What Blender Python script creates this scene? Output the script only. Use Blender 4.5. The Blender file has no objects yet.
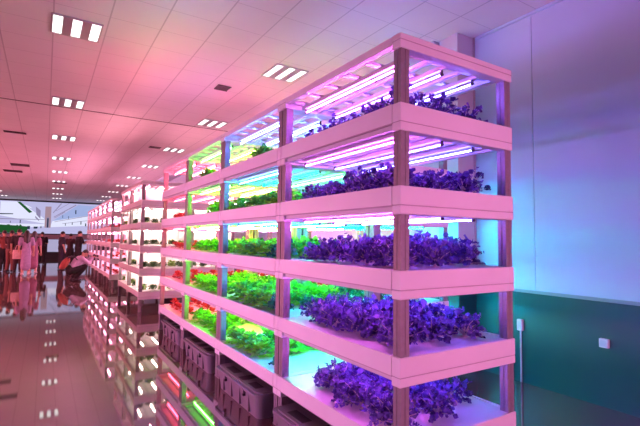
import bpy, bmesh, math, random
from mathutils import Vector, Matrix, Euler
random.seed(7)
sc = bpy.context.scene
COL = sc.collection
PI = math.pi

# ------------------------------------------------------------------ materials
def principled(name, col, rough=.5, metal=0., spec=.5, coat=0., noise=None, bump=None, sss=0.):
    m = bpy.data.materials.new(name); m.use_nodes = True
    nt = m.node_tree; b = nt.nodes['Principled BSDF']
    b.inputs['Base Color'].default_value = (*col, 1); b.inputs['Roughness'].default_value = rough
    b.inputs['Metallic'].default_value = metal; b.inputs['Specular IOR Level'].default_value = spec
    b.inputs['Coat Weight'].default_value = coat; b.inputs['Coat Roughness'].default_value = .05
    tc = nt.nodes.new('ShaderNodeTexCoord')
    if noise:
        sc_, amt = noise
        n = nt.nodes.new('ShaderNodeTexNoise'); n.inputs['Scale'].default_value = sc_; n.inputs['Detail'].default_value = 3
        nt.links.new(tc.outputs['Object'], n.inputs['Vector'])
        r = nt.nodes.new('ShaderNodeValToRGB')
        r.color_ramp.elements[0].position = .3; r.color_ramp.elements[1].position = .7
        r.color_ramp.elements[0].color = (*[c*(1-amt) for c in col], 1)
        r.color_ramp.elements[1].color = (*[min(1, c*(1+amt)) for c in col], 1)
        nt.links.new(n.outputs['Fac'], r.inputs['Fac']); nt.links.new(r.outputs['Color'], b.inputs['Base Color'])
    if bump:
        sc_, st = bump
        n = nt.nodes.new('ShaderNodeTexNoise'); n.inputs['Scale'].default_value = sc_
        nt.links.new(tc.outputs['Object'], n.inputs['Vector'])
        bp = nt.nodes.new('ShaderNodeBump'); bp.inputs['Strength'].default_value = st; bp.inputs['Distance'].default_value = .02
        nt.links.new(n.outputs['Fac'], bp.inputs['Height']); nt.links.new(bp.outputs['Normal'], b.inputs['Normal'])
    return m

def emission(name, col, strength):
    m = bpy.data.materials.new(name); m.use_nodes = True
    nt = m.node_tree; nt.nodes.clear()
    e = nt.nodes.new('ShaderNodeEmission'); o = nt.nodes.new('ShaderNodeOutputMaterial')
    e.inputs['Color'].default_value = (*col, 1); e.inputs['Strength'].default_value = strength
    nt.links.new(e.outputs[0], o.inputs[0]); return m

def leaf_mat(name, c0, c1, tr=.25):
    m = bpy.data.materials.new(name); m.use_nodes = True
    nt = m.node_tree; b = nt.nodes['Principled BSDF']
    b.inputs['Roughness'].default_value = .45
    tc = nt.nodes.new('ShaderNodeTexCoord')
    n = nt.nodes.new('ShaderNodeTexNoise'); n.inputs['Scale'].default_value = 18; n.inputs['Detail'].default_value = 2
    nt.links.new(tc.outputs['Object'], n.inputs['Vector'])
    r = nt.nodes.new('ShaderNodeValToRGB')
    r.color_ramp.elements[0].position = .35; r.color_ramp.elements[1].position = .65
    r.color_ramp.elements[0].color = (*c0, 1); r.color_ramp.elements[1].color = (*c1, 1)
    nt.links.new(n.outputs['Fac'], r.inputs['Fac']); nt.links.new(r.outputs['Color'], b.inputs['Base Color'])
    t = nt.nodes.new('ShaderNodeBsdfTranslucent'); nt.links.new(r.outputs['Color'], t.inputs['Color'])
    mx = nt.nodes.new('ShaderNodeMixShader'); mx.inputs[0].default_value = tr
    nt.links.new(b.outputs[0], mx.inputs[1]); nt.links.new(t.outputs[0], mx.inputs[2])
    nt.links.new(mx.outputs[0], nt.nodes['Material Output'].inputs[0]); return m

def tiled(name, col, joint, sx, sy, wid, rough, spec=.5, coat=0., bump=0., ior=None, ox=0., oy=0., gloss=None):
    """square tiles with thin joints, laid in object coordinates"""
    m = bpy.data.materials.new(name); m.use_nodes = True
    nt = m.node_tree; b = nt.nodes['Principled BSDF']
    b.inputs['Roughness'].default_value = rough; b.inputs['Specular IOR Level'].default_value = spec
    b.inputs['Coat Weight'].default_value = coat; b.inputs['Coat Roughness'].default_value = .04
    if ior: b.inputs['IOR'].default_value = ior
    tc = nt.nodes.new('ShaderNodeTexCoord'); sp = nt.nodes.new('ShaderNodeSeparateXYZ')
    nt.links.new(tc.outputs['Object'], sp.inputs[0])
    def line(out, size, off, w):
        a = nt.nodes.new('ShaderNodeMath'); a.operation = 'ADD'; a.inputs[1].default_value = off
        nt.links.new(out, a.inputs[0])
        p = nt.nodes.new('ShaderNodeMath'); p.operation = 'PINGPONG'; p.inputs[1].default_value = size/2
        nt.links.new(a.outputs[0], p.inputs[0])
        l = nt.nodes.new('ShaderNodeMath'); l.operation = 'LESS_THAN'; l.inputs[1].default_value = w
        nt.links.new(p.outputs[0], l.inputs[0]); return l
    lx = line(sp.outputs[0], sx, ox, wid[0]); ly = line(sp.outputs[1], sy, oy, wid[1])
    mxx = nt.nodes.new('ShaderNodeMath'); mxx.operation = 'MAXIMUM'
    nt.links.new(lx.outputs[0], mxx.inputs[0]); nt.links.new(ly.outputs[0], mxx.inputs[1])
    n = nt.nodes.new('ShaderNodeTexNoise'); n.inputs['Scale'].default_value = .9; n.inputs['Detail'].default_value = 4
    nt.links.new(tc.outputs['Object'], n.inputs['Vector'])
    r = nt.nodes.new('ShaderNodeValToRGB')
    r.color_ramp.elements[0].color = (*[c*.9 for c in col], 1); r.color_ramp.elements[1].color = (*[min(1, c*1.08) for c in col], 1)
    nt.links.new(n.outputs['Fac'], r.inputs['Fac'])
    mix = nt.nodes.new('ShaderNodeMix'); mix.data_type = 'RGBA'
    nt.links.new(mxx.outputs[0], mix.inputs[0]); nt.links.new(r.outputs['Color'], mix.inputs[6])
    mix.inputs[7].default_value = (*joint, 1)
    nt.links.new(mix.outputs[2], b.inputs['Base Color'])
    if bump:
        n2 = nt.nodes.new('ShaderNodeTexNoise'); n2.inputs['Scale'].default_value = 2.2; n2.inputs['Detail'].default_value = 1
        nt.links.new(tc.outputs['Object'], n2.inputs['Vector'])
        bp = nt.nodes.new('ShaderNodeBump'); bp.inputs['Strength'].default_value = bump; bp.inputs['Distance'].default_value = .02
        nt.links.new(n2.outputs['Fac'], bp.inputs['Height'])
        nt.links.new(bp.outputs['Normal'], b.inputs['Normal'])
    if gloss:      # polished stone: matt body under a clear Fresnel polish
        b.inputs['Specular IOR Level'].default_value = 0; b.inputs['Coat Weight'].default_value = 0; b.inputs['Roughness'].default_value = .8
        gl = nt.nodes.new('ShaderNodeBsdfGlossy'); gl.distribution = 'BECKMANN'; gl.inputs['Roughness'].default_value = gloss[0]; gl.inputs['Color'].default_value = (1,1,1,1)
        fr = nt.nodes.new('ShaderNodeFresnel'); fr.inputs['IOR'].default_value = gloss[1]
        if bump: nt.links.new(bp.outputs['Normal'], gl.inputs['Normal']); nt.links.new(bp.outputs['Normal'], fr.inputs['Normal'])
        ms = nt.nodes.new('ShaderNodeMixShader')
        nt.links.new(fr.outputs[0], ms.inputs[0]); nt.links.new(b.outputs[0], ms.inputs[1]); nt.links.new(gl.outputs[0], ms.inputs[2])
        nt.links.new(ms.outputs[0], nt.nodes['Material Output'].inputs[0])
    return m

M = {}
M['white'] = principled('white_plastic_tray', (.80, .76, .78), .38, noise=(3, .03))
M['batten'] = principled('grey_batten', (.62, .60, .63), .45)
M['post'] = principled('anodised_post', (.26, .22, .24), .45, metal=.15, noise=(30, .08))
M['cap'] = principled('tube_end_cap', (.03, .03, .035), .5)
M['gasket'] = principled('tray_seam', (.48, .40, .44), .6)
M['bin'] = principled('grey_bin_plastic', (.20, .17, .19), .5, noise=(6, .08))
M['bin_dark'] = principled('bin_slot', (.03, .025, .03), .6)
M['ceil'] = tiled('ceiling_panels', (.80, .76, .77), (.56, .52, .54), .545, .545, (.008, .004), .55, spec=.4, ox=.027, oy=.1)
M['floor'] = tiled('polished_floor_tiles', (.155, .085, .08), (.08, .045, .045), .9, .9, (.004, .004), .045, spec=.75, coat=.5, bump=.010, ox=.62, oy=.2, gloss=(.045, 2.5))
M['wall'] = principled('painted_wall', (.52, .66, .80), .55, noise=(.8, .03))
M['dado'] = principled('green_dado_paint', (.006, .095, .078), .32, noise=(1.2, .12))
M['trim'] = principled('dado_trim_paint', (.30, .42, .42), .4)
M['column'] = principled('column_cladding', (.60, .58, .62), .45)
M['dark'] = principled('dark_metal', (.02, .02, .025), .45)
M['vent'] = principled('vent_grille', (.10, .07, .08), .5)
M['frame'] = principled('light_frame_metal', (.55, .52, .54), .35, metal=.6)
M['outlet'] = principled('outlet_plastic', (.75, .76, .80), .4)
M['lamp'] = emission('ceiling_tube_light', (1, .96, .95), 2.2)
M['plug'] = principled('stem_pale', (.62, .45, .58), .5)
M['purple'] = [leaf_mat('purple_lettuce_leaf', (.05, .028, .22), (.22, .12, .62)), leaf_mat('dark_purple_leaf', (.03, .018, .13), (.14, .07, .42))]
M['green'] = [leaf_mat('green_lettuce_leaf', (.16, .56, .02), (.38, .88, .07), .35), leaf_mat('deep_green_leaf', (.05, .30, .04), (.16, .55, .08), .3)]
M['teal'] = [leaf_mat('blue_green_leaf', (.015, .12, .09), (.05, .26, .16))]
M['red'] = [leaf_mat('red_lettuce_leaf', (.30, .02, .02), (.66, .09, .07))]
M['seed'] = [leaf_mat('seedling_dark_leaf', (.03, .08, .025), (.08, .16, .05), .1), leaf_mat('seedling_light_leaf', (.16, .30, .05), (.30, .45, .10), .1)]

# ------------------------------------------------------------------ mesh helpers
def box(bm, a, b, mi=0, bev=0.):
    x0, y0, z0 = a; x1, y1, z1 = b
    v = [bm.verts.new(p) for p in ((x0,y0,z0),(x1,y0,z0),(x1,y1,z0),(x0,y1,z0),(x0,y0,z1),(x1,y0,z1),(x1,y1,z1),(x0,y1,z1))]
    fs = []
    for q in ((0,3,2,1),(4,5,6,7),(0,1,5,4),(1,2,6,5),(2,3,7,6),(3,0,4,7)):
        f = bm.faces.new([v[i] for i in q]); f.material_index = mi; fs.append(f)
    if bev:
        es = list({e for f in fs for e in f.edges})
        r = bmesh.ops.bevel(bm, geom=es, offset=bev, segments=2, affect='EDGES', profile=.5)
        for f in r['faces']: f.material_index = mi
    return v

def tube(bm, p0, p1, r0, r1=None, n=10, mi=0, cap=True):
    r1 = r0 if r1 is None else r1
    p0, p1 = Vector(p0), Vector(p1); d = (p1-p0).normalized()
    u = d.orthogonal().normalized(); w = d.cross(u)
    a = [bm.verts.new(p0+(u*math.cos(2*PI*i/n)+w*math.sin(2*PI*i/n))*r0) for i in range(n)]
    b = [bm.verts.new(p1+(u*math.cos(2*PI*i/n)+w*math.sin(2*PI*i/n))*r1) for i in range(n)]
    for i in range(n):
        f = bm.faces.new((a[i], a[(i+1)%n], b[(i+1)%n], b[i])); f.material_index = mi; f.smooth = True
    if cap:
        f = bm.faces.new(a[::-1]); f.material_index = mi; f = bm.faces.new(b); f.material_index = mi

def prism(bm, pts, z0, z1, mi=0):
    a = [bm.verts.new((x, y, z0)) for x, y in pts]; b = [bm.verts.new((x, y, z1)) for x, y in pts]
    n = len(pts)
    for i in range(n):
        f = bm.faces.new((a[i], a[(i+1)%n], b[(i+1)%n], b[i])); f.material_index = mi
    f = bm.faces.new(a[::-1]); f.material_index = mi; f = bm.faces.new(b); f.material_index = mi

def ball(bm, c, r, rot=None, mi=0, seg=14, ring=10):
    r = (r, r, r) if not hasattr(r, '__len__') else r
    res = bmesh.ops.create_uvsphere(bm, u_segments=seg, v_segments=ring, radius=1)
    mt = Matrix.Translation(c) @ (rot.to_matrix().to_4x4() if rot else Matrix()) @ Matrix.Diagonal((*r, 1))
    bmesh.ops.transform(bm, matrix=mt, verts=res['verts'])
    for f in {f for v in res['verts'] for f in v.link_faces}: f.material_index = mi; f.smooth = True

def mesh(name, bm, mats, smooth=False):
    bmesh.ops.recalc_face_normals(bm, faces=bm.faces)
    me = bpy.data.meshes.new(name); bm.to_mesh(me); bm.free()
    for m in (mats if isinstance(mats, (list, tuple)) else [mats]): me.materials.append(m)
    if smooth:
        for p in me.polygons: p.use_smooth = True
    return me

def link(name, me, parent=None, loc=(0,0,0), rot=(0,0,0), scale=None):
    o = bpy.data.objects.new(name, me); COL.objects.link(o)
    o.parent = parent; o.location = loc; o.rotation_euler = rot
    if scale: o.scale = scale
    return o

def tag(o, label, cat, group=None):
    o['label'] = label; o['category'] = cat
    if group: o['group'] = group
    return o

def thing(name, label, cat, loc=(0,0,0), rz=0, group=None):
    return tag(link(name, None, None, loc, (0,0,rz)), label, cat, group)

def struct(name, bm, mats, loc=(0,0,0)):
    o = link(name, mesh(name, bm, mats), None, loc); o['kind'] = 'structure'; return o

ORD = ['first','second','third','fourth','fifth','sixth','seventh','eighth','ninth','tenth','eleventh','twelfth']

# ------------------------------------------------------------------ setting
H = 3.965; XR = 4.356; XL = -8.5; YB = 36.3; YF = -6.0; DADO = .95
def bmn(): return bmesh.new()
b = bmn(); box(b, (XL,YF,-.1), (XR+.2,YB,0)); struct('floor', b, M['floor'])
b = bmn(); box(b, (XL,YF,H), (XR+.2,YB,H+.1)); struct('ceiling', b, M['ceil'])
b = bmn()
box(b, (XR,YF,DADO), (XR+.2,2.697,H)); box(b, (XR,2.703,DADO), (XR+.2,YB,H)); box(b, (XR+.012,2.69,DADO), (XR+.19,2.71,H), 1)
box(b, (XR,YF,0), (XR+.2,YB,DADO), 2)
struct('wall_right', b, [M['wall'], M['gasket'], M['dado']])
b = bmn(); box(b, (XR-.012,YF,DADO-.004), (XR+.01,YB,DADO+.028), 0, .003); struct('trim_1', b, M['trim'])
b = bmn(); box(b, (XR-.025,YF,H-.03), (XR,3.40,H)); box(b, (XR-.025,3.75,H-.03), (XR,YB,H)); struct('trim_2', b, M['wall'])
b = bmn(); box(b, (XL,YB-.1,0), (XR+.2,YB,H)); struct('wall_back', b, M['dark'])
b = bmn(); box(b, (XL-.2,YF,0), (XL,YB,H)); struct('wall_left', b, M['wall'])
b = bmn(); box(b, (XL,YF-.2,0), (XR+.2,YF,H)); struct('wall_front', b, M['wall'])
# box column by the right wall: lower part follows the green dado
b = bmn()
box(b, (4.05,3.44,DADO), (XR,3.72,H), 0, .006); box(b, (4.05,3.44,0), (XR,3.72,DADO), 1)
box(b, (4.325,3.428,DADO), (4.35,3.44,H), 2)
struct('column', b, [M['column'], M['dado'], M['gasket']])
# low cornice duct running on beyond the column
b = bmn(); box(b, (3.97,3.74,H-.10), (XR-.03,22,H-.001), 0, .01); struct('trim_3', b, M['wall'])
# dark expansion joint across the ceiling
b = bmn(); box(b, (XL,9.63,H-.006), (XR-.03,9.66,H)); struct('trim_4', b, M['vent'])

# ------------------------------------------------------------------ big screen on the far wall
YS = 36.0
def screen():
    t = thing('video_wall', 'huge lit screen on the far wall showing a pale greenhouse interior', 'screen', (0, YS, 0))
    b = bmn()   # bezel
    for a, c in (((-8.3,-.02,3.86),(4.30,.14,H-.004)), ((-8.3,-.02,1.62),(4.30,.14,1.67)), ((4.22,-.02,1.67),(4.30,.14,3.86)), ((-8.3,-.02,1.67),(-8.22,.14,3.86)), ((-8.22,.06,1.67),(4.22,.14,3.86))):
        box(b, a, c)
    link('bezel', mesh('bezel', b, M['dark']), t)
    e = [emission('screen_pale', (.60,.58,.92), .85), emission('screen_white', (.78,.80,1), 1.0), emission('screen_violet_grey', (.40,.34,.58), .7),
         emission('screen_green', (.02,.13,.035), .7), emission('screen_dark', (.03,.05,.11), .6), emission('screen_pink', (.55,.36,.45), .7), emission('screen_sky', (.45,.55,.95), .8)]
    b = bmn(); k = [0]
    def poly(pts, mi):
        y = .05-.004*k[0]*.2; k[0] += 1
        f = b.faces.new([b.verts.new((x, y, z)) for x, z in pts]); f.material_index = mi
    def X(u): return -2.62+u*.0600
    def Z(v, u=50): return 1.66+(234.4-v)*(.0705+.00004*u)+.0009*(u-50)
    poly([(-8.22,1.67),(4.22,1.67),(4.22,3.86),(-8.22,3.86)], 0)
    def P(*uv, mi=0): poly([(min(4.2, max(-8.2, X(u))), min(3.85, max(1.68, Z(v, u)))) for u, v in uv], mi)
    P((48,228),(104,226),(104,214),(50,222), mi=1); P((50,222),(104,214),(104,208),(76,206), mi=6)
    P((0,203.5),(17,203.5),(44,221),(44,225),(0,217), mi=1)
    P((-40,236),(44,227),(44,225),(-40,224), mi=1)
    P((32,203.5),(60,203.5),(49,222),(43,222), mi=0)
    P((33,208),(38,212),(38,220),(34,216), mi=2)
    P((42.5,228.5),(48.5,228.5),(48.5,208),(42.5,208), mi=5); P((44.3,228.5),(46.7,228.5),(46.7,218.5),(44.3,218.5), mi=2); P((44.8,228.5),(46.2,228.5),(46.2,219.4),(44.8,219.4), mi=4)
    P((15,203.7),(18,203.7),(30,213.5),(27,214.5), mi=3); P((22,206),(28,208.5),(30,210),(25,209), mi=1)
    P((33,217),(37,221),(36.5,222),(33,219), mi=2)
    for (u0,v0,u1,v1,w) in ((58,204.5,50,214,.5),(73,206,51,218,.5),(62,213,52,219,.3),(90,216,52,222.5,.4),(104,219,60,224.4,.35),(66,204.5,53,212,.3)):
        P((u0,v0),(u0+w*2,v0+w),(u1+w,v1+w),(u1,v1), mi=2)
    P((-40,214.5),(12,215.0),(12,215.8),(-40,216.5), mi=4); P((-40,219),(42,220.4),(42,220.9),(-40,220), mi=2)
    for u, v, h, w in ((73,211,4,1.2),(18.5,221,3.2,.9),(9.5,222,2,.6),(60,216,3,.5),(66,217,3,.5),(79,222,3.2,1),(84,224,3,1.2),(70,223,2.6,.8),(91,221,3,1),(97,222,3,1),(63,224,2.4,.7)):
        P((u,v),(u+w,v+.2),(u+w,v+h),(u,v+h), mi=4)
    P((-60,226.5),(-20,226),(0,225.6),(14,226.4),(26,227.4),(26,234),(-60,234.5), mi=3)
    for i in range(40):
        u = random.uniform(-30, 26); v = random.uniform(225.2, 228.5); P((u,v),(u+random.uniform(.8,2),v+.3),(u+1.6,v+1.5),(u-.4,v+1.3), mi=3)
    P((26,227),(28.5,227),(28.5,230),(26,230), mi=4); P((32,227.5),(36,227.5),(35.5,229.5),(32,229.5), mi=4); P((38.5,227.2),(39.5,227.2),(39.5,229),(38.5,229), mi=4)
    link('picture', mesh('picture', b, e), t)
screen()
# plinth wall under the screen
def plinth():
    t = thing('screen_plinth', 'low plinth wall of pale panels under the big screen', 'plinth', (0, YS-.05, 0))
    b = bmn(); box(b, (-8.3,0,1.30), (4.25,.15,1.60), 0, .01); link('ledge_board', mesh('ledge_board', b, principled('ledge_grey', (.42,.32,.36), .5)), t)
    b = bmn(); box(b, (-8.3,0,0), (4.25,.15,.36)); link('skirting', mesh('skirting', b, M['dark']), t)
    b = bmn(); box(b, (-8.3,.05,.36), (4.25,.15,1.30)); link('backing', mesh('backing', b, M['dark']), t)
    pm = emission('glowing_pale_panel', (.56,.52,.80), .75)  # pale panels are no lamps; their brightness is put in as emission
    for x0, x1 in ((-7.9,-5.2),(-5.0,-2.3),(-2.1,.02),(.16,1.0),(1.12,3.0)):
        b = bmn(); box(b, (x0,.02,.40), (x1,.05,1.27)); link('pale_panel', mesh('pale_panel', b, pm), t)
plinth()

# ------------------------------------------------------------------ ceiling lights, vents
def frame_me():
    b = bmn(); s = .262
    for x0, x1 in ((-s,-.245),(-.145,-.05),(.05,.145),(.245,s)): box(b, (x0,-s,-.02), (x1,s,0))
    for y0, y1 in ((-s,-.25),(.25,s)):
        for x0, x1 in ((-.245,-.145),(-.05,.05),(.145,.245)): box(b, (x0,y0,-.02), (x1,y1,0))
    return mesh('light_frame', b, M['frame'])
FR = frame_me()
b = bmn(); box(b, (-.047,-.248,-.012), (.047,.248,-.001)); LT = mesh('lit_louvre', b, M['lamp'])
def ceiling_light(x, y, label, grp):
    t = thing('ceiling_light', label, 'ceiling light', (x, y, H), .012, grp)
    link('light_frame', FR, t)
    for dx in (-.195, 0, .195): link('lit_louvre', LT, t, (dx,0,0))
for i in range(9):
    ceiling_light(.21+.012*3.4*i, 5.85+3.40*i, '%s ceiling light from the camera in the row over the aisle' % ORD[i], 'ceiling lights over the aisle')
for i in range(9):
    ceiling_light(2.93+.006*3.4*i, 5.72+3.42*i, '%s ceiling light from the camera in the row beside the tall racks' % ORD[i], 'ceiling lights beside the racks')
for i in range(5):
    ceiling_light(-2.5+.012*3.4*i, 19.4+3.40*i, '%s ceiling light from the camera in the far left row' % ORD[i], 'ceiling lights of the left row')
def vent_me(w, d):
    b = bmn()
    box(b, (-w/2,-d/2,-.012), (w/2,d/2,-.004))
    for k in range(5):
        y = -d/2+d*(k+.5)/5; box(b, (-w/2+.01,y-.006,-.02), (w/2-.01,y+.006,-.012))
    for y0, y1 in ((-d/2,-d/2+.012),(d/2-.012,d/2)): box(b, (-w/2,y0,-.022), (w/2,y1,-.004))
    return mesh('ceiling_vent', b, M['vent'])
for x, y, w, d, l in ((2.37,6.85,.22,.22,'small square dark vent in the ceiling near the tall rack'),
                      (-.72,12.66,.45,.14,'narrow dark ceiling vent left of the aisle lights, nearest one'),
                      (-.85,18.4,.55,.5,'dark ceiling vent far down the hall, larger of two'),
                      (-1.15,20.3,.6,.5,'dark ceiling vent far down the hall, farther of two'),
                      (2.45,12.5,.3,.2,'small dark ceiling vent beside the right row of lights'),
                      (.5,23.5,.5,.4,'faint dark vent among the farthest aisle lights')):
    tag(link('ceiling_vent', vent_me(w, d), None, (x, y, H)), l, 'vent')

# ------------------------------------------------------------------ wall fittings
def outlet(loc, label, w=.08, h=.08, conduit=False):
    t = thing('wall_outlet', label, 'outlet', loc)
    b = bmn(); box(b, (-.035,-w/2,-h/2), (0,w/2,h/2), 0, .006); link('cover', mesh('outlet_cover', b, M['outlet']), t)
    b = bmn(); box(b, (-.039,-w*.32,-h*.32), (-.035,w*.32,h*.32), 0, .001); link('faceplate', mesh('outlet_face', b, principled('outlet_face', (.62,.66,.72), .4)), t)
    if conduit:
        b = bmn(); tube(b, (-.012,0,-h/2), (-.012,0,-loc[2]+.001), .009, n=8); link('conduit', mesh('conduit', b, M['outlet']), t)
outlet((XR, 2.04, .575), 'square pale outlet box alone on the green wall at right')
outlet((XR, 2.87, .60), 'pale outlet box with a conduit down the green wall, beside the rack end', .06, .12, True)

# ------------------------------------------------------------------ grow racks
W = .993; L = 1.43; HB = .156; TOPS = [2.24, 1.78, 1.32, .86, .40]; HT = 2.63
def post_me():
    s = .03; g = .0025; k = .003
    pts = [(-s,-s),(-g,-s),(-g,-s+k),(g,-s+k),(g,-s),(s,-s),(s,-g),(s-k,-g),(s-k,g),(s,g),(s,s),(g,s),(g,s-k),(-g,s-k),(-g,s),(-s,s),(-s,g),(-s+k,g),(-s+k,-g),(-s,-g)]
    b = bmn(); prism(b, pts, .012, HT-.03); box(b, (-.034,-.034,0), (.034,.034,.012)); return mesh('post', b, M['post'])
def tray_me():
    b = bmn(); g = .0015
    # shallow planting tray (0.105 deep) with a raised rim, and full-height end frames
    box(b, (0,.0715,-.105), (W,L-.0715,-.006), 0)
    for x0, x1 in ((0,.02),(W-.02,W)): box(b, (x0,.0715,-.006), (x1,L-.0715,0), 0)
    for y0, y1 in ((g,.07),(L-.07,L-g)):
        box(b, (0,y0,-.105), (W,y1,0), 0, .006)
        box(b, (.002,y0+.002,-.108), (W-.002,y1-.002,-.104), 1)
        box(b, (0,y0,-HB), (W,y1,-.107), 0, .006)
    for x0, x1 in ((.003,.018),(W-.018,W-.003)): box(b, (x0,.0715,-.112), (x1,L-.0715,-.104), 1)
    # net-cup collars in the tray floor
    return mesh('tray', b, [M['white'], M['gasket']])
def top_me():
    b = bmn(); g = .0015
    for y0, y1 in ((g,.07),(L-.07,L-g)):
        box(b, (0,y0,-.034), (W,y1,0), 0, .005); box(b, (.001,y0+.001,-.038), (W-.001,y1-.001,-.033), 1); box(b, (0,y0,-.083), (W,y1,-.037), 0, .005)
    for x0, x1 in ((0,.045),(W-.045,W)): box(b, (x0,.0715,-.05), (x1,L-.0715,-.002), 0, .004)
    return mesh('top_frame', b, [M['white'], M['gasket']])
TX = (.165, .455, .745)
def panel_me(top):
    b = bmn()
    wt, wm = (.012, .014) if top else (.020, .022)
    for x in TX: box(b, (x-wt,.0715,-.028), (x+wt,L-.0715,0), 0, .004)
    for x in (.31,.60,.89): box(b, (x-wm,.0715,-.024), (x+wm,L-.0715,-.002), 0, .003)
    if top:
        for k in range(6):
            y = .12+(L-.24)*k/5; box(b, (.046,y-.02,.001), (W-.046,y+.02,.018), 0)
    else:
        for y in (.10,L-.10): box(b, (.03,y-.025,-.03), (W-.03,y+.025,.0), 0)
        for x0, x1 in ((.022,.05),(W-.05,W-.022)): box(b, (x0,.0715,-.034), (x1,L-.0715,0), 0)
    return mesh('light_panel', b, M['batten'])
def tube_me(m):
    b = bmn(); tube(b, (0,.13,0), (0,L-.13,0), .0042, n=8, mi=0)
    for y0, y1 in ((.112,.13),(L-.13,L-.112)): tube(b, (0,y0,0), (0,y1,0), .009, n=8, mi=1)
    for y in (.121,L-.121): box(b, (-.006,y-.006,0), (.006,y+.006,.029), 1)
    return mesh('light_tube', b, [m, M['cap']])
POST = post_me(); TRAY = tray_me(); TOP = top_me(); PTOP = panel_me(True); PLOW = panel_me(False)
TUBES = {}
def tubes_of(col, st):
    key = (*col, st)
    if key not in TUBES: TUBES[key] = tube_me(emission('grow_tube', col, st))
    return TUBES[key]

def rack(x, y, label, grp, cols, st, levels=(0,1,2,3,4), st_top=1., top=None, panels=False):
    t = thing('grow_rack', label, 'grow rack', (x, y, 0), 0, grp)
    for px, py in ((.0415,.0385),(W-.0415,.0385),(.0415,L-.0385),(W-.0415,L-.0385)): link('post', POST, t, (px,py,0))
    link('top_frame', TOP, t, (0,0,HT))
    for z in TOPS: link('tray', TRAY, t, (0,0,z))
    for k in range(5):
        z = HT-.052 if k == 0 else TOPS[k-1]-.1055
        p = link('light_panel', PTOP if k == 0 else PLOW, t, (0,0,z))
        if k in levels:
            for tx, c in zip(TX, top if (k == 0 and top) else cols): link('light_tube', tubes_of(c, round(1.4*st*(st_top if k == 0 else 1), 2)), p, (tx,0,-.056))
    if panels:
        for z in TOPS: link('back_panel', PANEL if panels == 'cross' else PANEL_LONG, t, (0,0,z))
    return t
b = bmn(); box(b, (.075,.78,.001), (W-.03,.79,.30)); box(b, (W-.03,.075,.001), (W-.02,L-.075,.30)); PANEL = mesh('back_panel', b, M['white'])
b = bmn(); box(b, (W-.03,.075,.001), (W-.02,L-.075,.30)); PANEL_LONG = mesh('back_panel', b, M['white'])  # long panel added to bounce light and brighten the distant racks inside

XA = 1.609; XB = XA+W+.004; Y0 = 1.756
YA = [Y0+k*1.43 for k in range(5)]
VIO = [(.95,.15,1.),(.26,.10,1.),(.14,.13,1.)]
BLU = [(.05,.20,1.),(.0,.85,.55),(.08,1.,.15)]
BTOP = [(.12,.22,1.),(.12,.30,1.),(.10,.45,1.)]
GRN = [(.08,1.,.05),(.36,1.,.05),(1.,.70,.10)]
RED = [(1.,.05,.10),(1.,.10,.20),(1.,.26,.36)]
CYA = [(.0,.40,.25),(.0,.36,.55),(.0,1.25,2.2)]
YEL = [(.5,1.,.06),(1.,.75,.10),(1.,.30,.25)]
PNK = [(1.,.28,.72)]*3
WHT = [(1.,.70,.62)]*3
RD = [(1.,.34,.54)]*3
WTOP = [(1.,.34,.42)]*3
ga = 'white grow racks joined in the aisle row'; gb = 'white grow racks of the rear row'
rack(XA, YA[0], 'nearest five-tier white grow rack with violet tubes and purple lettuce', ga, VIO, 70, st_top=1.5)
rack(XA, YA[1], 'second white grow rack in the aisle row, blue-lit with green lettuce', ga, BLU, 120, st_top=.9, top=BTOP)
rack(XA, YA[2], 'third white grow rack in the aisle row, lit green', ga, GRN, 150, st_top=.6)
rack(XA, YA[3], 'fourth white grow rack in the aisle row, lit red', ga, RED, 65, st_top=2.8)
rack(XB, YA[1], 'rear-row grow rack lit cyan, right behind the blue-lit rack', gb, CYA, 150, st_top=.1)
rack(XB, YA[2], 'rear-row grow rack lit yellow, behind the green-lit rack', gb, YEL, 55, st_top=.5)
rack(XB, YA[3], 'rear-row grow rack lit pink, behind the red-lit rack', gb, PNK, 60, st_top=3.2)
YC = [9.31, 10.74]
gc = 'free-standing white seedling racks down the aisle'
rack(XA, YC[0], 'white-lit seedling rack nearest to the red-lit rack, on bare posts', gc, WHT, 95, st_top=1.6, top=WTOP, panels='cross')
rack(XA, YC[1], 'second seedling rack on bare posts, behind the first', gc, WHT, 85, st_top=2.2, top=WTOP, panels='cross')
rack(XB, YC[0], 'seedling rack back to back with the first one, half hidden by posts', gc, WHT, 95, st_top=1.6, top=WTOP, panels='cross')
YD = [14.0+1.43*k for k in range(6)]
gd = 'distant pink-lit racks beside the people'
for k, y in enumerate(YD):
    rack(XA, y, '%s of the distant pink-lit racks beyond the seedling racks' % ORD[k], gd, RD, 60, st_top=2.6, panels='long')

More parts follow.
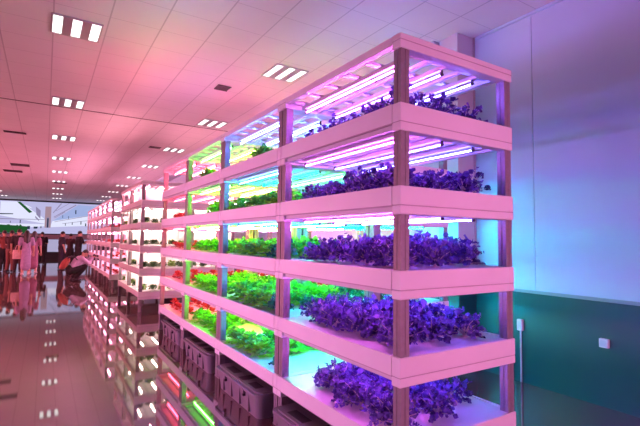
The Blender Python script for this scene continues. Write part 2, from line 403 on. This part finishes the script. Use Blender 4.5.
# ------------------------------------------------------------------ plants
def leaf(bm, az, el, ln, wd, frill, lobes, mi, seed, curl, pet=.35):
    """a narrow stalk opening into a ruffled, lobed blade"""
    rnd = random.Random(seed); nv = 6
    S = [0, pet*.9, pet+.06] + [pet+.06+(1-pet-.06)*k/6 for k in range(1, 7)]
    ph = rnd.uniform(0, 6.28); g = []
    for i, s in enumerate(S):
        e = el-curl*s*s
        r = ln*s*math.cos((el+e)/2); z = ln*s*math.sin((el+e)/2)
        q = (s-pet)/(1-pet)
        wp = .09 if q <= 0 else math.sin((.10+q*.66)*PI)**.8
        row = []
        for j in range(nv+1):
            t = j/nv*2-1; k = max(0., q)
            w = wd*wp*t*(1+.2*math.sin(lobes*q*PI+ph+(1.6 if t > 0 else 0))*abs(t))
            f = frill*k**.7*(abs(t)**1.2*math.sin(j*2.1+i*2.6+ph)+.5*math.sin(i*2.2+ph*2))
            rr = r-.30*ln*abs(t)**2*k*k; zz = z+.5*f+.35*wd*abs(t)*k
            rr += f*.8
            x = rr*math.cos(az)-(w+f*.4)*math.sin(az); y = rr*math.sin(az)+(w+f*.4)*math.cos(az)
            row.append(bm.verts.new((x, y, max(.016, zz+.012))))
        g.append(row)
    for i in range(len(S)-1):
        for j in range(nv):
            f = bm.faces.new((g[i][j], g[i][j+1], g[i+1][j+1], g[i+1][j])); f.material_index = mi; f.smooth = True

def lettuce_me(seed, mats, n=20, R=.13, up=.9, wd=.05, frill=.022, lobes=5):
    rnd = random.Random(seed); b = bmn()
    for k in range(n):
        s = k/(n-1)
        el = 1.5-(1.5-.12)*s**.9+rnd.uniform(-.15,.15)
        leaf(b, k*2.399+rnd.uniform(-.3,.3), el, R*(.75+.45*s)*rnd.uniform(.85,1.2)*(up if s < .5 else 1.), wd*rnd.uniform(.75,1.2), frill, lobes, rnd.randrange(len(mats)), seed*100+k, .5+.5*s)
    me = bpy.data.meshes.new('foliage'); b.to_mesh(me); b.free()
    for m in mats: me.materials.append(m)
    return me
def curly_me(seed, mats, n=15, R=.13, size=.024, per=9):
    """stalks that branch into many small curled, rounded leaflets"""
    rnd = random.Random(seed); b = bmn()
    for k in range(n):
        s = (k+.5)/n; az = k*2.399+rnd.uniform(-.3,.3); el = 1.45-1.15*s**.9+rnd.uniform(-.15,.15)
        ln = R*rnd.uniform(.85,1.2)*(1.15 if s < .5 else 1.)
        def P(t):
            e = el-.45*t*t
            return Vector((ln*t*math.cos((el+e)/2)*math.cos(az), ln*t*math.cos((el+e)/2)*math.sin(az), .010+ln*t*math.sin((el+e)/2)))
        for t0, t1 in ((.05,.45),(.45,.95)): tube(b, P(t0), P(t1), .0042 if t0 < .2 else .003, .003 if t0 < .2 else .0018, 5, len(mats), False)
        for q in range(per):
            t = .42+.60*(q+.5)/per; c = P(t)
            nrm = Vector((rnd.uniform(-1,1)+.6*math.cos(az), rnd.uniform(-1,1)+.6*math.sin(az), rnd.uniform(-.1,1.2))).normalized()
            u = nrm.orthogonal().normalized(); u.rotate(Matrix.Rotation(rnd.uniform(0,6.28), 3, nrm)); v = nrm.cross(u)
            sz = size*rnd.uniform(.7,1.25); mi = rnd.randrange(len(mats)); cup = rnd.uniform(.2,.9)
            c = c+u*sz*.8*rnd.choice((-1,1)) + Vector((0,0,sz*.3))
            m = b.verts.new(c-nrm*sz*cup*.5); ring = []
            for a in range(8):
                rr = sz*(1.0 if a % 2 else .80); w = sz*.30*math.sin(a*2.4+q)
                ring.append(b.verts.new(c+(u*math.cos(a*PI/4)+v*math.sin(a*PI/4))*rr+nrm*w))
            for a in range(8):
                f = b.faces.new((m, ring[a], ring[(a+1) % 8])); f.material_index = mi; f.smooth = True
    lo = .016
    for vv in b.verts: vv.co.z = max(vv.co.z, lo)
    me = bpy.data.meshes.new('foliage'); b.to_mesh(me); b.free()
    for m in list(mats)+[M['plug']]: me.materials.append(m)
    return me
def stem_me():
    b = bmn(); tube(b, (0,0,0), (.004,.002,.05), .012, .009, 8)
    for k in range(6):
        a = k*1.05; tube(b, (0,0,.02), (.055*math.cos(a),.055*math.sin(a),.055+.012*(k%2)), .0045, .003, 6)
    tube(b, (0,0,0), (0,0,.006), .026, .024, 12)
    return mesh('stem', b, M['plug'])
STEM = stem_me()
PUR = [curly_me(11+k, M['purple'], 18, .152, .019, 12) for k in range(6)]
GRE = [lettuce_me(31+k, M['green'], 28, .14, 1.2, .044, .028, 4) for k in range(4)]
TEA = [curly_me(51+k, M['teal'], 13, .12, .024, 8) for k in range(2)]
REDL = [lettuce_me(71+k, M['red'], 14, .12, 1.1, .040, .02, 5) for k in range(3)]
SHELF = ['top','second','third','fourth','bottom']
def row_plants(x0, y0, kind, cname, rackname, xs, rows_name, n, density, scale, shelves=range(5), stem=True, y_a=.13, y_b=None, kindfn=None, jit=.03):
    y_b = L-.13 if y_b is None else y_b
    for sh in shelves:
        z = TOPS[sh]-.005
        for xr, rn in zip(xs, rows_name):
            cnt = 0
            for i in range(n):
                yy = y_a+(y_b-y_a)*(i+.5)/n
                d = density(sh, xr, yy)
                if random.random() > d: continue
                s = scale(sh, xr, yy)*random.uniform(.85, 1.15)
                nm, me = kind(sh, xr, yy)
                x = min(W-.13*s, max(.10*s+.02, xr+random.uniform(-jit, jit))); y = yy+random.uniform(-jit, jit)
                lab = '%s %s from near end, %s row, %s shelf of %s rack' % (ORD[cnt], cname, rn, SHELF[sh], rackname)
                o = link(nm, me, None, (x0+x, y0+y, z), (0, 0, random.uniform(0, 6.28)), (s, s, s*random.uniform(.9,1.12)))
                tag(o, lab, 'lettuce', '%s on the %s shelf of the %s rack' % (cname, SHELF[sh], rackname)); cnt += 1
                if stem: link('stem', STEM, o)
R3 = ('aisle-side','middle','wall-side')
# nearest rack: purple lettuce; the bottom shelf is sparse towards its far end
def dens1(sh, x, y):
    if sh == 4:
        if y > .95: return .45
        if x > .62: return .55
        return .9
    if sh == 0: return .85 if x < .35 else (1. if y < .7 else .5)
    if sh == 3: return 1 if x < .75 or y < .5 else .8
    return .97 if x < .7 else .9
def sc1(sh, x, y):
    return {0:.90, 1:.90, 2:1.0, 3:1.02, 4:.95}[sh]*(1 if y < .95 else .86)
row_plants(XA, YA[0], lambda s,x,y: ('purple_lettuce', random.choice(PUR)), 'purple lettuce', 'violet', (.21,.49,.78), R3, 7, dens1, sc1)
def dens2(sh, x, y): return {0:.25, 1:.75, 2:1, 3:1, 4:.9 if y > .55 else .55}[sh]
row_plants(XA, YA[1], lambda s,x,y: ('green_lettuce', random.choice(GRE if (y > (.55 if s == 4 else .36) or s < 2) else TEA)), 'green lettuce', 'blue-lit', (.16,.45,.74), R3, 6, dens2, lambda s,x,y: (.9 if s < 2 else 1.02)*(.62 if (s == 4 and y < .55) else 1))
row_plants(XA, YA[2], lambda s,x,y: ('green_lettuce', random.choice(GRE)), 'green lettuce', 'green-lit', (.18,.5,.78), R3, 5, lambda s,x,y: {0:.2,1:.55,2:1,3:.9,4:.9}[s], lambda s,x,y: .95, stem=False)
row_plants(XA, YA[3], lambda s,x,y: ('red_lettuce', random.choice(REDL)), 'red lettuce', 'red-lit', (.2,.5,.8), R3, 5, lambda s,x,y: {0:0,1:.4,2:.8,3:.9,4:.9}[s], lambda s,x,y: .8, stem=False)
row_plants(XB, YA[1], lambda s,x,y: ('teal_lettuce', random.choice(TEA)), 'blue-green lettuce', 'cyan rear', (.28,.70), ('inner','outer'), 5, lambda s,x,y: {0:.2,1:.5,2:.8,3:.9,4:.7}[s], lambda s,x,y: .9, stem=False)
row_plants(XB, YA[2], lambda s,x,y: ('red_lettuce', random.choice(REDL)), 'red lettuce', 'yellow rear', (.28,.70), ('inner','outer'), 5, lambda s,x,y: {0:0,1:.4,2:.7,3:.9,4:.9}[s], lambda s,x,y: .85, stem=False)
row_plants(XB, YA[3], lambda s,x,y: ('red_lettuce', random.choice(REDL)), 'red lettuce', 'pink rear', (.28,.70), ('inner','outer'), 5, lambda s,x,y: {0:0,1:.3,2:.7,3:.9,4:.9}[s], lambda s,x,y: .75, stem=False)
# seedlings: small round heads in rows
def seed_me(seed, mat):
    rnd = random.Random(seed); b = bmn()
    for k in range(14): leaf(b, k*2.4, 1.45-.085*k, .062*rnd.uniform(.85,1.1), .03, .008, 3, 0, seed*50+k, 1.3, .2)
    me = bpy.data.meshes.new('seedling'); b.to_mesh(me); b.free(); me.materials.append(mat); return me
SEED = [seed_me(91, M['seed'][0]), seed_me(92, M['seed'][0]), seed_me(93, M['seed'][1])]
def seedlings(x0, y0, rackname, rows, n, shelves):
    for sh in shelves:
        z = TOPS[sh]-.005
        for r in range(rows):
            for i in range(n):
                x = .13+(W-.26)*i/(n-1)+random.uniform(-.015,.015)+(.05 if r % 2 else -.02)
                y = (.17,.47,1.08)[r]+random.uniform(-.02,.02); s = random.uniform(1.2,1.7)
                o = link('seedling', SEED[2] if random.random() < .22 else SEED[random.randrange(2)], None, (x0+x, y0+y, z), (0,0,random.uniform(0,6)), (s,s,s*1.25))
                tag(o, '%s seedling from the aisle, %s row back, %s shelf of %s rack' % (ORD[i], ORD[r], SHELF[sh], rackname), 'seedling', 'seedlings on the %s shelf of the %s rack' % (SHELF[sh], rackname))
seedlings(XA, YC[0], 'first seedling', 3, 5, (1,2,3,4))
seedlings(XA, YC[1], 'second seedling', 3, 5, (1,2,3,4))
seedlings(XB, YC[0], 'back-to-back seedling', 3, 4, (1,2,3,4))
for k in range(3): row_plants(XA, YD[k], lambda s,x,y: ('red_lettuce', random.choice(REDL)), 'red lettuce', ORD[k]+' distant', (.25,.7), ('aisle-side','wall-side'), 4, lambda s,x,y: .8, lambda s,x,y: .7, shelves=(1,2,3,4), stem=False)

# ------------------------------------------------------------------ storage bins below the racks
def bin_parts(ln):
    D = .58; h = .185
    b = bmn()
    def rr(x0, y0, x1, y1, r, n=5):
        pts = []
        for cx, cy, a in ((x1-r,y1-r,0),(x0+r,y1-r,PI/2),(x0+r,y0+r,PI),(x1-r,y0+r,1.5*PI)):
            for k in range(n+1): pts.append((cx+r*math.cos(a+PI/2*k/n), cy+r*math.sin(a+PI/2*k/n)))
        return pts
    lo = rr(.045,.045,D-.045,ln-.045,.05); hi = rr(.02,.02,D-.02,ln-.02,.06)
    a = [b.verts.new((x,y,0)) for x,y in lo]; c = [b.verts.new((x,y,h)) for x,y in hi]; n = len(a)
    for i in range(n): b.faces.new((a[i],a[(i+1)%n],c[(i+1)%n],c[i]))
    b.faces.new(a[::-1]); b.faces.new(c)
    for k in range(1, 5):     # upright ribs on the aisle face
        y = ln*k/5; box(b, (.022,y-.007,.02), (.06,y+.007,h-.01))
    body = mesh('bin_body', b, M['bin'])
    b = bmn()
    prism(b, rr(0,0,D,ln,.07), h, h+.022); prism(b, rr(.03,.03,D-.03,ln-.03,.06), h+.022, h+.034)
    box(b, (.06,ln*.14,h+.034), (.14,ln*.30,h+.036), 1); box(b, (.05,ln*.40,h+.034), (.20,ln*.50,h+.037), 1); box(b, (.06,ln*.62,h+.034), (.14,ln*.84,h+.036), 1)
    lid = mesh('bin_lid', b, [M['bin'], M['bin_dark']])
    b = bmn(); box(b, (-.004,-.028,h-.03), (.03,.028,h+.012), 0, .003); box(b, (.004,-.012,h-.055), (.034,.012,h-.027), 1)
    clasp = mesh('bin_clasp', b, [M['bin'], M['bin_dark']])
    return body, lid, clasp
BP = bin_parts(1.02)
def storage_bin(x, y, label, grp, sc_=None):
    t = thing('storage_bin', label, 'storage bin', (x, y, 0), 0, grp)
    if sc_: t.scale = sc_
    link('bin_body', BP[0], t); link('bin_lid', BP[1], t)
    for k in (.28, .72): link('clasp', BP[2], t, (0, 1.02*k, 0))
gbn = 'grey bins under the aisle row'
for x, y, l in ((1.49,2.04,'grey lidded storage bin under the nearest rack, cut by the frame'), (1.495,3.33,'grey lidded storage bin under the blue-lit rack'),
             (1.53,4.72,'grey lidded storage bin under the green-lit rack'), (1.57,6.15,'grey lidded storage bin under the red-lit rack')):
    storage_bin(x, y, l, gbn)
for k, y in enumerate(YD[:5]): storage_bin(1.70, y+.2, '%s dark bin under the distant pink racks' % ORD[k], 'bins under the distant racks', (1,1,1))
# small dark control box on the floor beyond the red rack
t = thing('control_box', 'small dark control box on the floor by the first seedling rack', 'control box', (2.35, 9.9, 0))
b = bmn(); box(b, (-.13,-.1,.02), (.13,.1,.20), 0, .008); link('case', mesh('case', b, M['dark']), t)
for x in (-.1,.1):
    b = bmn(); tube(b, (x,0,0), (x,0,.022), .02, n=10); link('foot', mesh('foot', b, M['dark']), t)

# ------------------------------------------------------------------ people
def remeshed(bm, voxel, mats, name, it=4):
    me = bpy.data.meshes.new(name); bm.to_mesh(me); bm.free()
    o = bpy.data.objects.new('tmp', me); COL.objects.link(o)
    r = o.modifiers.new('r', 'REMESH'); r.mode = 'VOXEL'; r.voxel_size = voxel
    s = o.modifiers.new('s', 'SMOOTH'); s.iterations = it; s.factor = .5
    dg = bpy.context.evaluated_depsgraph_get(); dg.update()
    out = bpy.data.meshes.new_from_object(o.evaluated_get(dg)); out.name = name
    bpy.data.objects.remove(o); bpy.data.meshes.remove(me)
    out.materials.clear()
    for m in mats: out.materials.append(m)
    for p in out.polygons: p.use_smooth = True; p.material_index = 0
    return out
def limb(bm, pts, rad):
    for (p, q), (r0, r1) in zip(zip(pts, pts[1:]), zip(rad, rad[1:])):
        tube(bm, p, q, r0, r1, 12); ball(bm, p, r0, seg=12, ring=8); ball(bm, q, r1, seg=12, ring=8)
SKIN = principled('skin', (.52,.30,.22), .5); HAIR = principled('dark_hair', (.015,.010,.010), .45); EYE = principled('eye_dark', (.02,.015,.015), .3)
SHOE = principled('shoe_dark', (.03,.025,.03), .5); PALE_SHOE = principled('shoe_pale', (.6,.5,.5), .5)
def cloth(name, c): return principled(name, c, .8, noise=(14, .12))
def person(label, loc, rz, J, top, bottom, female=False, shoe=SHOE, s=1., skirt=False, group=None, trousers_r=1.):
    """J: joints in the person's own frame, facing +y. One remeshed body; hair and clothes are children."""
    V = {k: Vector(v) for k, v in J.items()}
    t = thing('person', label, 'person', loc, rz, group); t.scale = (s,s,s)
    pel, chest, neck, head = V['pelvis'], V['chest'], V['neck'], V['head']
    up = (head-neck).normalized(); fw = V.get('look', Vector((0,1,0))).normalized(); fw = (fw-up*fw.dot(up)).normalized(); rt = fw.cross(up)
    shw = .165 if female else .19
    b = bmn()
    limb(b, [pel, (pel+chest)/2, chest], [.13,.115,.135]); limb(b, [chest, neck], [.11,.055]); limb(b, [neck, head-up*.05], [.05,.052])
    rot = Matrix((rt, fw, up)).transposed().to_quaternion()
    ball(b, head, (.074,.094,.112), rot.to_euler()); ball(b, head-up*.06+fw*.025, (.055,.065,.06), rot.to_euler())
    tube(b, head+fw*.088+up*.02, head+fw*.112-up*.02, .011, .017, 8); ball(b, head+fw*.11-up*.022, .014)
    ball(b, head+fw*.085-up*.058, (.024,.012,.009), rot.to_euler())
    for sg in (-1,1): ball(b, head+rt*sg*.075-up*.005, (.012,.022,.032), rot.to_euler())
    for sd in 'lr':
        limb(b, [V['sh_'+sd], V['el_'+sd], V['wr_'+sd]], [.05,.040,.028])
        limb(b, [chest+(V['sh_'+sd]-chest)*.5, V['sh_'+sd]], [.07,.055])
        limb(b, [V['hip_'+sd], V['kn_'+sd], V['an_'+sd]], [.085,.058,.042])
        ft = V['an_'+sd]+V.get('toe_'+sd, Vector((0,.15,-.055))); limb(b, [V['an_'+sd]-Vector((0,.03,.03)), ft], [.045,.034])
        hd = V.get('hand_'+sd, (V['wr_'+sd]-V['el_'+sd]).normalized()); hd = hd.normalized()
        sdv = hd.cross(Vector((0,0,1))); sdv = sdv.normalized() if sdv.length > .2 else Vector((0,1,0))
        pm = V['wr_'+sd]+hd*.05; limb(b, [V['wr_'+sd], pm, pm+hd*.03], [.026,.034,.03])
    body = remeshed(b, .014, [SKIN], 'body', 3)
    # fingers, thumb and eyes are welded on after the remesh so that they stay separate
    b = bmn(); b.from_mesh(body)
    for sd in 'lr':
        hd = V.get('hand_'+sd, (V['wr_'+sd]-V['el_'+sd])).normalized()
        sdv = hd.cross(Vector((0,0,1))); sdv = sdv.normalized() if sdv.length > .2 else Vector((0,1,0))
        nr = sdv.cross(hd).normalized(); c = V['wr_'+sd]+hd*.075
        for k, ln in enumerate((.062,.075,.07,.055)):
            p0 = c+sdv*(-.027+.018*k); p1 = p0+hd*ln*.5-nr*.006; p2 = p1+hd*ln*.45-nr*.022
            tube(b, p0, p1, .0095, .0085, 8); tube(b, p1, p2, .0085, .007, 8); ball(b, p2, .007, seg=8, ring=6)
        q0 = V['wr_'+sd]+hd*.035-sdv*.03; q1 = q0-sdv*.028+hd*.025; tube(b, q0, q1, .011, .010, 8); tube(b, q1, q1+hd*.03-nr*.01, .010, .008, 8)
    for sg in (-1,1): ball(b, head+fw*.086+rt*sg*.032+up*.012, .011, mi=1, seg=8, ring=6)
    b.to_mesh(body); b.free(); body.materials.append(EYE)
    link('body', body, t)
    # hair
    b = bmn(); ball(b, head+up*.030-fw*.018, (.082,.096,.100), rot.to_euler())
    if female:
        limb(b, [head-fw*.055+up*.02, neck-fw*.075, chest-fw*.135-Vector((0,0,.02))], [.072,.085,.06])
        for sg in (-1,1): limb(b, [head+rt*sg*.055-fw*.03, neck+rt*sg*.075-fw*.05, chest+rt*sg*.07-fw*.115], [.045,.045,.035])
    hm = remeshed(b, .016, [HAIR], 'hair', 2); link('hair', hm, t)
    # shirt / dress
    b = bmn()
    limb(b, [pel+(chest-pel)*.05, (pel+chest)/2, chest], [.150,.136,.158]); limb(b, [chest, chest+(neck-chest)*.7], [.135,.085])
    for sd in 'lr':
        limb(b, [chest+(V['sh_'+sd]-chest)*.5, V['sh_'+sd], V['sh_'+sd]+(V['el_'+sd]-V['sh_'+sd])*(.75 if not J.get('long') else 1.)], [.095,.072,.064])
        if J.get('long'): limb(b, [V['el_'+sd], V['el_'+sd]+(V['wr_'+sd]-V['el_'+sd])*.9], [.058,.046])
    if skirt: limb(b, [pel, Vector((pel.x,pel.y,.60)), Vector((pel.x,pel.y,.34))], [.165,.165,.175])
    link('dress' if skirt else 'shirt', remeshed(b, .018, [top], 'top', 4), t)
    if not skirt:
        b = bmn(); limb(b, [pel+Vector((0,0,.05)), pel], [.145,.15])
        for sd in 'lr': limb(b, [V['hip_'+sd], V['kn_'+sd], V['kn_'+sd]+(V['an_'+sd]-V['kn_'+sd])*.93], [.108,.082*trousers_r,.068*trousers_r])
        link('trousers', remeshed(b, .018, [bottom], 'trousers', 4), t)
    for sd in 'lr':
        b = bmn(); an = V['an_'+sd]; tv = V.get('toe_'+sd, Vector((0,.15,-.055)))
        limb(b, [an+Vector((0,-.035,-.035)), an+tv*.6+Vector((0,0,-.008)), an+tv], [.053,.05,.04])
        me = remeshed(b, .014, [shoe], 'shoe', 3)
        lo = min(v.co.z for v in me.vertices)
        for v in me.vertices: v.co.z = max(v.co.z, 0.)
        link('shoe', me, t)
    return t
def stand(arms='down', lean=0., spread=.09, long=False):
    J = dict(pelvis=(0,0,.93), chest=(0,.01+lean,1.26), neck=(0,.0+lean,1.46), head=(0,.03+lean,1.59), long=(1,1,1)) if long else \
        dict(pelvis=(0,0,.93), chest=(0,.01+lean,1.26), neck=(0,.0+lean,1.46), head=(0,.03+lean,1.59))
    for sd, sg in (('l',-1),('r',1)):
        J['sh_'+sd] = (sg*.185,lean,1.39); J['hip_'+sd] = (sg*.09,0,.90); J['kn_'+sd] = (sg*spread,.02,.50); J['an_'+sd] = (sg*(spread+.01),-.02,.095)
        if arms == 'down': J['el_'+sd] = (sg*.235,-.02,1.10); J['wr_'+sd] = (sg*.245,.05,.86)
        elif arms == 'phone': J['el_'+sd] = (sg*.24,.10+lean,1.13); J['wr_'+sd] = (sg*.08,.34+lean,1.24)
        elif arms == 'fold': J['el_'+sd] = (sg*.25,.05,1.10); J['wr_'+sd] = (sg*.05,.26,1.13)
    return J
BLK = cloth('black_cloth', (.012,.010,.012)); NAVY = cloth('dark_navy_cloth', (.02,.018,.03)); LAV = cloth('lavender_cloth', (.34,.24,.40)); ROSE = cloth('rose_cloth', (.26,.10,.17)); SHIRT = cloth('pale_lavender_shirt', (.55,.44,.60))
RST = cloth('rust_cloth', (.20,.05,.04)); MAR = cloth('maroon_cloth', (.035,.010,.013)); TAN = cloth('tan_cloth', (.16,.06,.05))
person('person at the far left in a rust shirt, dark trousers, arms folded', (-1.44,22.6,0), .4, stand('fold'), RST, BLK)
person('person in black with hands raised, second from the far left', (-1.17,22.0,0), -.5, stand('phone'), MAR, TAN)
person('tall person in black clothes beside the women in dresses', (-.90,21.7,0), -.2, stand('down'), BLK, MAR, s=1.03)
wj = stand('down', long=False)
person('woman with long dark hair in a lavender dress, nearest of the group', (-.58,19.93,0), .15, wj, LAV, LAV, True, PALE_SHOE, .99, True)
person('woman with long dark hair in a rose dress beside the lavender one', (-.36,20.75,0), -.2, stand('down'), ROSE, ROSE, True, PALE_SHOE, .98, True)
person('person in black standing alone before the pale plinth panels', (-.12,27.5,0), .2, stand('fold'), BLK, BLK, s=1.0)
jb = stand('down', spread=.10)
person('person in dark clothes side-on behind the crouching photographer, left one', (.66,23.2,0), -PI/2+.3, jb, NAVY, NAVY)
person('shorter person in dark clothes between the two taller ones', (1.06,24.7,0), -.6, stand('phone'), MAR, BLK, s=.95)
person('person in a black shirt raising a forearm beside the pink racks', (1.30,22.9,0), -1.2, stand('phone', .03), BLK, BLK, s=1.02)
# crouching photographer, facing the racks (+x): own frame faces +y
cj = dict(pelvis=(0,-.10,.34), chest=(0,.12,.63), neck=(0,.25,.80), head=(0,.34,.90), look=(0,1,-.15), long=(1,1,1))
for sd, sg in (('l',-1),('r',1)):
    cj['sh_'+sd] = (sg*.18,.19,.74); cj['el_'+sd] = (sg*.20,.38,.56); cj['wr_'+sd] = (sg*.075,.55,.76)
    cj['hip_'+sd] = (sg*.10,-.08,.33); cj['kn_'+sd] = (sg*.16,.30,.47 if sg > 0 else .40); cj['an_'+sd] = (sg*.14,.02,.10); cj['hand_'+sd] = (-sg*.3,.8,.3)
ph = (.86,16.95,0)
person('crouching photographer in a pale lavender shirt aiming a camera at the racks', ph, -PI/2+.25, cj, SHIRT, BLK, s=1.02)
def at_person(p):
    a = -PI/2+.25; x, y, z = [c*1.02 for c in p]
    return (ph[0]+x*math.cos(a)-y*math.sin(a), ph[1]+x*math.sin(a)+y*math.cos(a), z)
t = thing('camera', 'black camera held up by the crouching photographer', 'camera', at_person((0,.62,.80)), -PI/2+.25)
b = bmn(); box(b, (-.065,-.03,-.045), (.065,.03,.045), 0, .008); box(b, (-.025,-.025,.045), (.025,.025,.068), 0, .006); link('camera_body', mesh('camera_body', b, M['dark']), t)
b = bmn(); tube(b, (0,.03,0), (0,.10,0), .034, .034, 16); tube(b, (0,.10,0), (0,.17,0), .036, .042, 16); link('lens', mesh('lens', b, M['dark']), t)
t = thing('backpack', 'orange-red backpack on the back of the crouching photographer', 'backpack', at_person((0,-.24,.40)), -PI/2+.25)
b = bmn(); ball(b, (0,-.03,.18), (.16,.11,.23), Euler((-.55,0,0))); ball(b, (0,-.12,.10), (.12,.06,.11), Euler((-.55,0,0)))
link('pack', remeshed(b, .018, [cloth('orange_pack', (.34,.07,.05))], 'pack', 3), t)
for sg in (-1,1):
    b = bmn(); limb(b, [Vector((sg*.11,.02,.36)), Vector((sg*.12,.20,.42)), Vector((sg*.13,.30,.30))], [.018,.018,.016]); link('strap', mesh('strap', b, M['dark']), t)
t = thing('tote_bag', 'pale tote bag hanging beside the woman in the lavender dress', 'bag', (-.86,19.95,.62), .15)
b = bmn()
for (a, c) in (((-.14,-.04,0),(.14,.04,.34)),): box(b, a, c, 0, .02)
link('bag_body', mesh('bag_body', b, cloth('pale_canvas', (.70,.48,.45))), t)
for sg in (-1,1):
    b = bmn(); limb(b, [Vector((-.07,sg*.035,.33)), Vector((-.03,sg*.02,.50)), Vector((.03,sg*.02,.50)), Vector((.07,sg*.035,.33))], [.009]*4); link('handle', mesh('handle', b, cloth('canvas_handle', (.6,.4,.38))), t)

# ------------------------------------------------------------------ added fill lamps standing in for unseen grow racks
def area(name, loc, rot, sx, sy, col, power, spread=180):
    l = bpy.data.lights.new(name, 'AREA'); l.shape = 'RECTANGLE'; l.size = sx; l.size_y = sy; l.color = col; l.energy = power; l.spread = math.radians(spread)
    o = bpy.data.objects.new(name, l); COL.objects.link(o); o.location = loc; o.rotation_euler = rot; return o
area('fill_lamp_aisle', (-4.2, 4.6, .8), (0, -PI/2, 0), 1.2, 6.5, (1.,.34,.84), 68, 64)  # added pink fill for the aisle side of the racks, no rack modelled there
area('fill_lamp_far', (-7.5, 19.5, 1.5), (0, -PI/2, 0), 2.4, 16, (1.,.21,.29), 960)  # added reddish fill for the ceiling and far hall, lamp only
area('fill_lamp_behind', (4.0, -5.7, 1.35), (PI/2, 0, math.radians(14)), .6, 2.2, (1.,.28,.64), 44, 50)  # added pink fill for the rack end faces, turned away from the wall

# ------------------------------------------------------------------ world, camera, view
w = bpy.data.worlds.new('hall'); sc.world = w; w.use_nodes = True
w.node_tree.nodes['Background'].inputs[0].default_value = (.02,.012,.016,1)
cam = bpy.data.cameras.new('camera'); co = bpy.data.objects.new('view_camera', cam); COL.objects.link(co)
cam.sensor_width = 36; cam.lens = 437.438*36/640; cam.clip_end = 200
r, u, f = Vector((.847,-.5314,.0126)), Vector((-.0431,-.0451,.9981)), Vector((.5298,.8459,.0611))
f.normalize(); r = (r-f*r.dot(f)).normalized(); u = r.cross(f)
co.matrix_world = Matrix((( r.x,u.x,-f.x,0),(r.y,u.y,-f.y,0),(r.z,u.z,-f.z,1.4795),(0,0,0,1)))
sc.camera = co
vs = sc.view_settings; vs.view_transform = 'Standard'; vs.look = 'None'; vs.exposure = 0; vs.gamma = 1; vs.use_curve_mapping = False
sc.cycles.max_bounces = 8; sc.cycles.diffuse_bounces = 4; sc.cycles.sample_clamp_indirect = 6
